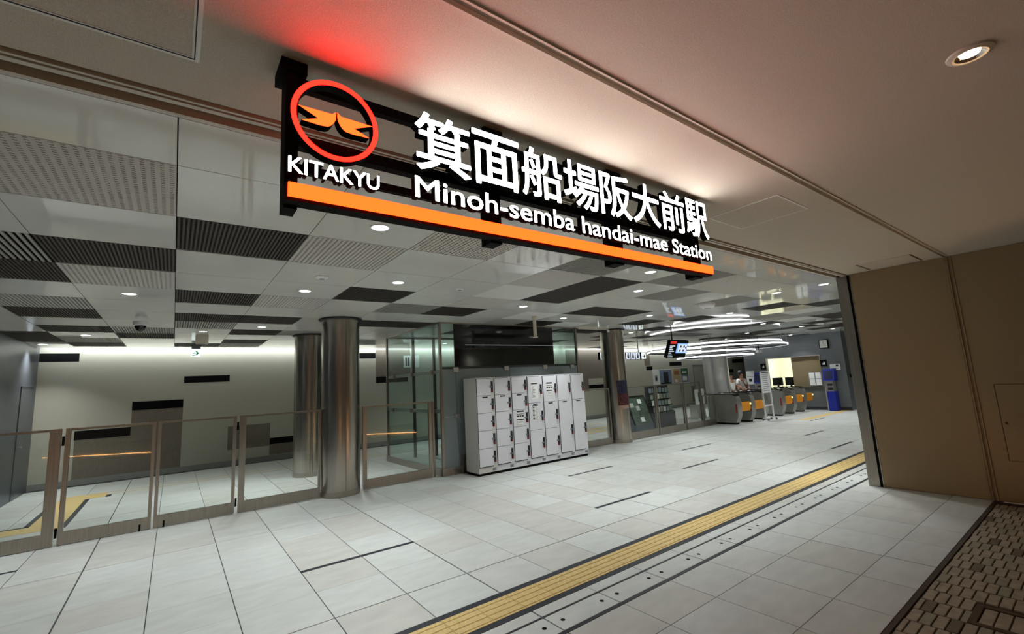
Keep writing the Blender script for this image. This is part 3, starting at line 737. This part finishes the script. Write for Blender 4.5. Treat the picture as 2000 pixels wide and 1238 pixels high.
# ---- train information monitor
t = thing('info_monitor', 'tilted hanging information monitor with black text strip and blue screen', 'monitor', (12.15, 8.0, CZ))
MB().cyl(.0, .12, -.36, 0, .02, 10).build('pole', BLACK, t)
hd = bpy.data.objects.new('display', MB().box(-.47, .47, -.05, .05, -.27, .27).mesh('display', BLACK)); COL.objects.link(hd); hd.parent = t; hd.location = (.0, 0, -.58); hd.rotation_euler = (math.radians(22), 0, 0)
MB().box(-.08, .46, -.053, -.05, -.12, .19).build('screen', SCREEN, hd)
MB().box(0, .43, -.055, -.053, -.09, .16).build('screen_page', SCREENW, hd)
MB().box(-.44, -.14, -.053, -.05, .17, .25).build('red_header', emis('screen_red', (.8, .05, .04), .8), hd)
for k in range(7): MB().box(-.43, -.18-.1*(k % 3)*.6, -.053, -.05, -.24+.055*k, -.215+.055*k).build('text_row', SCREENW, hd)
for a, b in ((.08, .08), (.25, .08), (.08, -.05), (.25, -.05), (.36, .05)): MB().box(a, a+.07, -.057, -.055, b-.02, b+.04).build('screen_icon', NAVY, hd)
# ---- ring lights around the wide column
def ring_light(r, z, label, rw=.05, rh=.05):
    t = thing('ring_light', label, 'ceiling lamp', (17.35, 9.75, CZ)); n = 72; zz = z-CZ
    def rg(prof, m, name):
        V = []; F = []; np_ = len(prof)
        for rr, h in prof: V += [((r+rr)*math.cos(2*PI*k/n), (r+rr)*math.sin(2*PI*k/n), zz+h) for k in range(n)]
        for a in range(np_):
            b = (a+1) % np_
            for k in range(n): q = (k+1) % n; F.append((a*n+k, a*n+q, b*n+q, b*n+k))
        MB().add(V, F).build(name, m, t, True)
    rg([(-rw, -.03), (rw, -.03), (rw, rh), (-rw, rh)], mat('ring_housing', (70, 72, 76), .4, metal=.6), 'housing')
    rg([(rw, -.032), (rw+.008, -.032), (rw+.008, .018), (rw, .018)], RINGL, 'diffuser')
    for a in (.4, 2.0, 3.6, 5.2): MB().tube((r*math.cos(a), r*math.sin(a), zz+rh), (r*math.cos(a), r*math.sin(a), 0), .006, 6).build('wire', ALU, t)
ring_light(2.38, 2.79, 'large thin ring light, the topmost around the wide column', .02, .02)
ring_light(2.55, 2.655, 'largest bright ring light around the wide column, just below the thin one', .03)
ring_light(1.45, 2.53, 'small ring light around the wide column, above the lowest ring', .025, .02)
ring_light(1.38, 2.36, 'lowest small ring light around the wide column', .03)

# ---- ticket gates
def gate(x, label, flap=True, ln=1.02):
    t = thing('ticket_gate', label, 'ticket gate', (x+.13, 7.74, 0), 'ticket gates'); a, b = -.13, .13
    prof = [(.10, .055), (.0, .30), (-.02, .55), (.0, .80), (.05, .92), (.14, .975), (ln-.12, .975), (ln, .9), (ln, .055)]
    MB().prism(prof, 'x', a, b).build('body', mat('gate_steel', (158, 158, 152), .36, metal=.6, noise=.06, nscale=6), t, True)
    MB().box(a+.02, b-.02, .13, ln-.03, 0, .055).build('base', BLACK, t)
    MB().prism([(.02, .93), (.10, .99), (.16, 1.005), (ln+.1, 1.005), (ln+.1, .985), (.14, .976), (.07, .93)], 'x', a-.015, b+.015).build('top_slab', BLACKG, t)
    MB().lathe([(.05, 1.005), (.045, 1.02), (.02, 1.028)], cy=.55, n=14).build('card_reader', WHITE, t, True)
    MB().lathe([(.04, 1.005), (.035, 1.018)], cy=.85, n=14).build('sensor', WHITE, t, True)
    MB().box(b, b+.004, .05, .3, .42, .72).build('side_sticker', NAVY, t)
    MB().box(a-.003, a, .02, .07, .38, .66).build('side_marker', RED, t)
    if flap:
        f = MB().box(b+.005, b+.56, .0, .045, .41, .70).build('flap', ORANGE, t)
        MB().box(b+.56, b+.6, .0, .045, .46, .65).build('flap_tip', ORANGE, f)
        MB().lathe([(.02, .60), (.03, .63), (.02, .66)], cx=b+.585, cy=-.012, n=10).build('lamp', emis('flap_lamp', (1, .9, .4), 1.2), f)
    return t
gate(14.82, 'steel ticket gate cabinet at the end beside the low glass fence panel')
gate(15.74, 'steel ticket gate cabinet, second from the glass fence')
gate(16.68, 'steel ticket gate cabinet next to the white notice board stand', flap=False)
gate(18.08, 'steel ticket gate cabinet right behind the white notice board stand')
gate(19.03, 'steel ticket gate cabinet, second from the office window wall')
gate(19.98, 'steel ticket gate cabinet closest to the office window wall')
# ---- notice board stand
t = thing('notice_stand', 'white wheeled notice board stand between the ticket gates', 'notice board', (16.58, 7.57, 0))
MB().box(-.32, .32, -.015, .015, .93, 1.68).build('board', WHITE, t); bd = t.children[0]
for k in range(9): MB().box(-.24, .1+.14*random.random(), -.018, -.015, 1.0+.07*k, 1.02+.07*k).build('print', INKG, bd)
MB().box(-.26, .26, -.018, -.015, 1.62, 1.65).build('print', INK, bd)
for x in (-.3, .3):
    MB().box(x-.02, x+.02, -.02, .02, .1, .95).build('leg', WHITE, t)
    MB().box(x-.02, x+.02, -.1, .1, .07, .1).build('foot_bar', WHITE, t)
    for y in (-.085, .085): MB().tube((x-.012, y, .035), (x+.012, y, .035), .035, 12).build('castor', INKG, t)
MB().box(-.3, .3, -.012, .012, .48, .52).build('cross_bar', WHITE, t)
# ---- blue machines
def blue_machine(y, label, x=20.72):
    t = thing('fare_machine', label, 'machine', (x, y, 0))
    MB().box(-.11, .24, -.16, .12, 0, .75).build('pedestal', BLUE, t)
    MB().box(-.10, .24, .121, .17, 0, 1.2).build('side_panel', ALU, t)
    MB().box(-.06, .24, -.12, .12, .75, 1.15).build('column', ALU, t)
    MB().box(-.065, -.06, -.1, .08, .8, .9).box(-.065, -.06, -.1, .08, .96, 1.05).build('slot', INK, t)
    h = MB().prism([(-.16, 1.15), (.24, 1.15), (.24, 1.62), (-.02, 1.62)], 'y', -.2, .18).build('head', BLUE, t)
    MB().prism([(-.142, 1.22), (-.15, 1.22), (-.052, 1.55), (-.044, 1.55)], 'y', -.15, .13).build('screen', NAVY, h)
blue_machine(7.02, 'blue fare adjustment machine against the grey office wall')
blue_machine(9.70, 'blue machine beside a poster on the grey wall beyond the gates')
# ---- wall things on the grey office wall
def wall_x(name, label, cat, y0, y1, z0, z1, m, t=.02):
    o = bpy.data.objects.new(name, None); COL.objects.link(o); o.location = (OX, (y0+y1)/2, z0); tag(o, label, cat)
    MB().box(-t, 0, -(y1-y0)/2, (y1-y0)/2, 0, z1-z0).build('panel', m, o); return o
ck = wall_x('wall_clock', 'square white wall clock with black case on the grey wall', 'clock', 6.95, 7.26, 2.44, 2.8, BLACK, .1)
fc = MB().box(-.104, -.1, -.13, .13, .03, .33).build('dial', PAPER, ck)
MB().prism([(-.006, .18), (.006, .18), (.012, .29), (.0, .3)], 'x', -.108, -.104).prism([(0, .175), (.006, .185), (-.07, .115), (-.075, .12)], 'x', -.108, -.104).build('hands', INK, fc)
for y0, lab in ((9.47, 'small black pictogram plate beside the office window near the poster wall'), (7.12, 'small black pictogram plate beside the office window near the clock')):
    s = wall_x('pictogram_plate', lab, 'sign', y0, y0+.22, 1.74, 1.99, BLACK, .03)
    MB().prism([(-.05, .06), (.03, .06), (.03, .12), (.0, .12), (-.02, .19), (-.05, .15)], 'x', -.034, -.03).build('pictogram', PAPER, s)
s = wall_x('wall_notice', 'white paper notice on the grey wall above the blue machine', 'notice', 6.68, 7.03, 1.56, 1.8, PAPER, .008)
MB().box(-.01, -.008, -.12, -.03, .14, .21).build('print', INK, s); MB().box(-.01, -.008, -.1, .14, .06, .08).build('print', INKG, s)
s = wall_x('wall_notice', 'large white notice poster with a black drawing on the grey wall edge', 'notice', 10.02, 10.38, 1.1, 1.7, PAPER, .008)
MB().box(-.01, -.008, -.05, .08, .12, .25).build('print', INK, s); MB().box(-.01, -.008, -.15, .15, .34, .36).build('print', INKG, s)
s = thing('window_notice', 'framed pair of white notices on the office window blind', 'notice', (OX, 7.62, WZ0+.03))
MB().box(.03, .05, -.24, .24, 0, .56).build('frame', INKG, s)
for a in (-.21, .02):
    for b in (.03, .3): MB().box(.026, .03, a, a+.19, b, b+.24).build('sheet', PAPER, s)
# office inside: desk, two screens, ceiling lamp
t = thing('office_desk', 'grey counter desk inside the office window', 'desk', (21.6, 8.6, 0))
MB().box(-.4, .4, -1.4, 1.0, .84, .88).build('desktop', PALE, t); MB().box(-.35, .35, -1.35, -1.3, 0, .84).box(-.35, .35, .9, .95, 0, .84).build('side_panel', PALE, t)
for y, lab in ((8.75, 'black computer monitor on the office counter in the middle of the window'), (9.28, 'black computer monitor on the office counter at the window edge')):
    t = thing('computer_monitor', lab, 'monitor', (21.5, y, .88)); MB().box(-.02, .02, -.21, .21, .12, .46).build('screen', BLACK, t); MB().box(-.01, .03, -.03, .03, .01, .12).build('stand', BLACK, t); MB().box(-.08, .1, -.1, .1, 0, .012).build('base', BLACK, t)
t = thing('wall_phone', 'dark handset on a white box on the office back wall', 'phone', (23.98, 8.35, 1.35)); MB().box(-.05, 0, -.1, .1, 0, .3).build('box', WHITE, t); MB().box(-.1, -.05, -.03, .03, .0, .28).build('handset', INK, t)
t = thing('office_lamp', 'bright rectangular ceiling lamp inside the office', 'ceiling lamp', (22.4, 8.6, 2.995)); MB().box(-.35, .35, -.7, .7, .0, .04).build('housing', WHITE, t); MB().box(-.33, .33, -.68, .68, -.01, .0).build('diffuser', OFFICE, t)
struct(bx('ceiling_office', (OX+.15, OX+3, 6.65, 10.25, 3.04, 3.07), ROOMW))
t = thing('hanging_camera', 'small white camera hanging on a dark stem before the office wall', 'camera', (19.5, 9.0, CZ)); MB().cyl(0, 0, -.52, 0, .02, 8).build('stem', BLACK, t); MB().box(-.16, .16, -.06, .06, -.64, -.52).build('body', WHITE, t)
# ---- posters and door on the back wall
def wall_y(name, label, cat, x0, x1, z0, z1, t=.012):
    o = thing(name, label, cat, ((x0+x1)/2, YB-.007, z0)); MB().box(-(x1-x0)/2, (x1-x0)/2, -t, 0, 0, z1-z0).build('sheet', PAPER, o); return o
def pr(o, a, b, c, d, m, y=.012): MB().box(a, b, -y-.002, -y, c, d).build('print', m, o)
p1 = wall_y('poster', 'wide poster of a dark tower against a blue-grey sky on the back wall', 'poster', 19.55, 21.18, 1.22, 2.03)
pr(p1, -.25, .79, .02, .76, mat('poster_sky', (120, 136, 158), .6)); pr(p1, .08, .5, .06, .66, mat('poster_tower', (52, 52, 60), .6), .014); pr(p1, -.2, .7, .03, .12, INK, .014); pr(p1, -.65, -.45, .2, .5, INKG); pr(p1, -.62, -.48, .28, .4, INK, .014)
p2 = wall_y('poster', 'tan poster with brown title next to the tower poster', 'poster', 21.26, 21.98, 1.26, 2.05)
pr(p2, -.35, .35, .02, .77, mat('poster_tan2', (188, 166, 126), .7)); pr(p2, -.22, .22, .45, .66, mat('poster_brown', (160, 100, 60), .7), .014); pr(p2, -.2, .0, .06, .2, PAPER, .014)
p3 = wall_y('poster', 'green and grey poster next to the tan poster', 'poster', 22.0, 22.68, 1.26, 2.05)
pr(p3, -.33, .33, .42, .77, mat('poster_green', (62, 106, 74), .7)); pr(p3, -.33, .33, .02, .42, mat('poster_grey', (120, 134, 146), .7)); pr(p3, -.2, .2, .52, .62, PAPER, .014); pr(p3, -.2, .2, .12, .34, PAPER, .014)
dd3 = struct(MB().box(23.2, 23.25, YB-.03, YB, 0, 2.2).box(25.2, 25.25, YB-.03, YB, 0, 2.2).box(23.2, 25.25, YB-.03, YB, 2.15, 2.2).build('door_3', INKG))
MB().box(23.25, 25.2, YB-.015, YB, 0, 2.15).build('door_leaf', CREAM, dd3); MB().box(24.7, 24.74, YB-.06, YB-.015, .95, 1.1).build('door_handle', ALU, dd3)
p4 = wall_y('poster', 'white sheet with dark figures beside the back wall door', 'poster', 24.3, 24.9, 1.5, 2.0); p4.location.y = YB-.02
pr(p4, -.1, .0, .05, .42, INK); pr(p4, .05, .12, .1, .36, INKG)
p5 = thing('notice_stand', 'low white easel notice with two dark figures near the wide column', 'notice board', (16.3, 9.95, 0)); MB().box(-.3, .3, -.02, .02, .55, 1.12).build('board', PAPER, p5)
MB().box(-.12, -.04, -.024, -.02, .66, 1.0).box(.04, .12, -.024, -.02, .64, 1.02).build('print', INK, p5); MB().box(-.28, -.24, -.02, .3, 0, .55).box(.24, .28, -.02, .3, 0, .55).build('leg', ALU, p5)
# lift shaft posters seen through the glass
for x, lab in ((6.15, 'white plate with two black figures on the back wall behind the lift shaft'), (6.45, 'white plate with one black figure on the back wall behind the lift shaft')):
    q = wall_y('pictogram_plate', lab, 'sign', x, x+.26, 2.45, 2.85); pr(q, -.07, -.01, .06, .34, INK); 
    if x < 6.3: pr(q, .02, .08, .06, .34, INK)
# ---- leaflet racks behind the fence
t = thing('leaflet_rack', 'black sloping leaflet rack full of pale leaflets behind the glass fence', 'rack', (12.75, 9.05, 0))
MB().box(-.55, .55, .2, .3, 0, 1.4).build('back_panel', INK, t)
MB().box(-.55, .55, .0, .2, 0, .55).build('base', mat('rack_dark', (52, 56, 60), .5), t)
for r_ in range(4):
    sh = MB().box(-.54, .54, .02+.04*r_, .2, .56+.2*r_, .58+.2*r_).build('shelf', BLACK, t)
    for k in range(6):
        MB().box(-.5+.17*k, -.37+.17*k, .05+.04*r_, .06+.04*r_, .58+.2*r_, .72+.2*r_+.03*random.random()).build('leaflet', [PAPER, DGREY, mat('leaflet_green', (150, 166, 150), .8), mat('leaflet_blue', (150, 164, 176), .8)][random.randrange(4)], sh)
t = thing('display_case', 'black framed sloping display case with pale notices behind the glass fence', 'display case', (11.6, 9.0, 0))
MB().prism([(.0, .3), (.02, .3), (.32, 1.12), (.3, 1.12)], 'x', -.42, .42).build('face', mat('case_face', (70, 84, 74), .25, noise=.3, nscale=9), t)
MB().prism([(.0, .0), (.4, .0), (.4, 1.05), (.32, 1.05), (.02, .29), (.0, .29)], 'x', -.42, .42).build('body', mat('case_body', (96, 104, 112), .5), t)
MB().prism([(-.02, .29), (.02, .29), (.34, 1.14), (.3, 1.14)], 'x', -.46, -.42).prism([(-.02, .29), (.02, .29), (.34, 1.14), (.3, 1.14)], 'x', .42, .46).prism([(.27, 1.1), (.32, 1.1), (.34, 1.14), (.28, 1.14)], 'x', -.42, .42).build('frame', BLACK, t)
for a, b, m in ((-.02, .36, PAPER), (-.3, .8, DGREY), (.12, .9, PAPER), (-.05, .7, DGREY)):
    y = .0+(b-.3)*.366-.006; MB().prism([(y, b), (y+.004, b), (y+.05, b+.13), (y+.046, b+.13)], 'x', a-.07, a+.1).build('notice', m, t)
# ---- warm lit low bench wall behind the camera (seen mirrored in the fence glass)
for A_, B_, lab in ((Vector((-3.6, -5.72, 0)), Vector((-.45, -3.28, 0)), 'low stone bench behind the viewer with a warm light line along its foot'),
                    (Vector((5.6, -1.55, 0)), Vector((7.62, .29, 0)), 'low stone bench near the beige side wall with a warm light line along its foot')):
    L_ = (B_-A_).length
    t = thing('stone_bench', lab, 'bench', ((A_+B_)/2), rz=math.atan2(B_.y-A_.y, B_.x-A_.x))
    MB().box(-L_/2, L_/2, -.45, -.04, 0, .42).build('base', SOFFIT, t); MB().box(-L_/2, L_/2, -.5, .05, .42, .48).build('seat_slab', PAVER3, t)
    MB().box(-L_/2+.05, L_/2-.05, -.04, -.02, .055, .075).build('light_strip', WARM, t)

# ---- people
def person(x, y, rz, h, label, armpose, strap):
    t = thing('person', label, 'person', (x, y, 0), rz=rz); s = h/1.7
    def skin(name, pts, edges, rad, m, sub=2, root=0):
        me = bpy.data.meshes.new(name); me.from_pydata([tuple(c*s for c in p) for p in pts], edges, []); me.materials.append(m)
        o = link(name, me, t); md = o.modifiers.new('skin', 'SKIN'); md.use_smooth_shade = True
        for i, r in enumerate(rad):
            me.skin_vertices[0].data[i].radius = (r[0]*s, r[1]*s) if isinstance(r, tuple) else (r*s, r*s)
            me.skin_vertices[0].data[i].use_root = (i == root)
        sb = o.modifiers.new('sub', 'SUBSURF'); sb.levels = 1; sb.render_levels = sub
        return o
    L, R = armpose
    P = [(0,0,.95),(0,0,1.15),(0,0,1.35),(0,.0,1.46),(0,-.01,1.54),(0,-.02,1.62),(0,-.01,1.68),
         (-.1,0,.9),(-.11,-.01,.5),(-.11,.02,.08),(-.11,-.12,.04),(.1,0,.9),(.11,-.01,.5),(.11,.02,.08),(.11,-.12,.04),
         (-.18,0,1.4),L[0],L[1],(.18,0,1.4),R[0],R[1]]
    E_ = [(0,1),(1,2),(2,3),(3,4),(4,5),(5,6),(0,7),(7,8),(8,9),(9,10),(0,11),(11,12),(12,13),(13,14),(2,15),(15,16),(16,17),(2,18),(18,19),(19,20)]
    rd = [.13,.12,(.14,.10),.05,.07,.088,.07,.085,.055,.04,.035,.085,.055,.04,.035,.05,.038,.027,.05,.038,.027]
    body = skin('body', P, E_, rd, SKIN)
    for hand in (L, R):          # hands with five fingers
        w0 = Vector(hand[1]); d = (Vector(hand[1])-Vector(hand[0])).normalized(); sd = d.cross(Vector((0, 1, .2))).normalized()
        pts = [tuple(w0), tuple(w0+d*.05)]; ed = [(0, 1)]; rr = [.025, .028]
        for k, (o_, ln) in enumerate([(-.03, .05), (-.012, .075), (.004, .08), (.02, .07), (.034, .055)]):
            b0 = w0+d*(.02 if k == 0 else .065)+sd*o_; i0 = len(pts); pts += [tuple(b0), tuple(b0+d*ln*.55+sd*(-.02 if k == 0 else 0)), tuple(b0+d*ln+Vector((0, -.012, 0)))]
            ed += [(1, i0), (i0, i0+1), (i0+1, i0+2)]; rr += [.011, .009, .008]
        skin('hand', pts, ed, rr, SKIN, 1)
    skin('shirt', [(0,0,.93),(0,0,1.12),(0,0,1.33),(0,0,1.45),(-.18,0,1.395),tuple(Vector((-.18,0,1.395)).lerp(Vector(L[0]), .8)),(.18,0,1.395),tuple(Vector((.18,0,1.395)).lerp(Vector(R[0]), .8))],
         [(0,1),(1,2),(2,3),(2,4),(4,5),(2,6),(6,7)], [.16,.145,(.17,.125),.065,.068,.062,.068,.062], SHIRT, 2)
    skin('trousers', [(0,0,.98),(-.1,0,.88),(-.11,-.01,.5),(-.11,.02,.1),(.1,0,.88),(.11,-.01,.5),(.11,.02,.1)], [(0,1),(1,2),(2,3),(0,4),(4,5),(5,6)], [.14,.1,.075,.065,.1,.075,.065], TROUS, 2)
    hm = MB().lathe([(.100, 1.575), (.114, 1.63), (.114, 1.69), (.096, 1.745), (.055, 1.785), (.01, 1.797)], cy=.03, n=20)
    hm.v = [(a*s, b*s, c*s-(.03*s if b < -.04 and c < 1.64 else 0)*-1) for a, b, c in hm.v]; hm.build('hair', HAIR, t, True)
    f = MB()
    for k in (-1, 1): f.box(.036*k-.014, .036*k+.014, -.112, -.1, 1.615, 1.63)
    f.v = [(a*s, b*s, c*s) for a, b, c in f.v]; f.build('eyes', INK, t)
    f = MB().prism([(-.1, 1.62), (-.128, 1.585), (-.1, 1.578)], 'x', -.012, .012); f.v = [(a*s, b*s, c*s) for a, b, c in f.v]; f.build('nose', SKIN, t)
    f = MB().box(-.025, .025, -.108, -.098, 1.548, 1.556); f.v = [(a*s, b*s, c*s) for a, b, c in f.v]; f.build('mouth', RED, t)
    f = MB().lathe([(.008, 1.57), (.02, 1.6), (.01, 1.63)], cx=-.094, n=8).lathe([(.008, 1.57), (.02, 1.6), (.01, 1.63)], cx=.094, n=8); f.v = [(a*s, b*s, c*s) for a, b, c in f.v]; f.build('ears', SKIN, t, True)
    if strap:
        f = MB(); q = [(-.12, -.02, 1.45), (-.06, -.14, 1.34), (.04, -.155, 1.18), (.14, -.11, 1.02), (.17, .0, .98)]
        for a, b in zip(q, q[1:]): f.tube(a, b, .018, 6)
        f.v = [(a*s, b*s, c*s) for a, b, c in f.v]; f.build('bag_strap', STRAP, t)
        f = MB().box(.13, .25, -.12, .12, .8, 1.0); f.v = [(a*s, b*s, c*s) for a, b, c in f.v]; f.build('bag', INK, t)
person(18.75, 9.5, math.radians(-20), 1.66, 'person in a white shirt with a dark red cross-body strap by the gates', ([(-.27,-.05,1.16),(-.16,-.24,1.06)], [(.27,-.06,1.15),(.12,-.26,1.05)]), True)
person(19.55, 10.35, math.radians(-35), 1.6, 'dark-haired person in white walking behind the person with the strap', ([(-.25,.02,1.14),(-.26,-.1,.92)], [(.25,.02,1.14),(.26,-.1,.92)]), False)
# ---- bollards seen at the jamb edge
for x, y, lab in ((12.95, 3.75, 'small black floor bollard close to the opening jamb'), (15.7, 4.55, 'small black floor bollard farther behind the opening jamb')):
    t = thing('floor_bollard', lab, 'bollard', (x, y, 0)); MB().lathe([(.12, 0), (.13, .03), (.06, .05), (.03, .08), (.03, .7)], n=18).build('post', BLACK, t, True); MB().lathe([(.06, .7), (.06, .74)], n=14).build('head', BLACK, t, True)
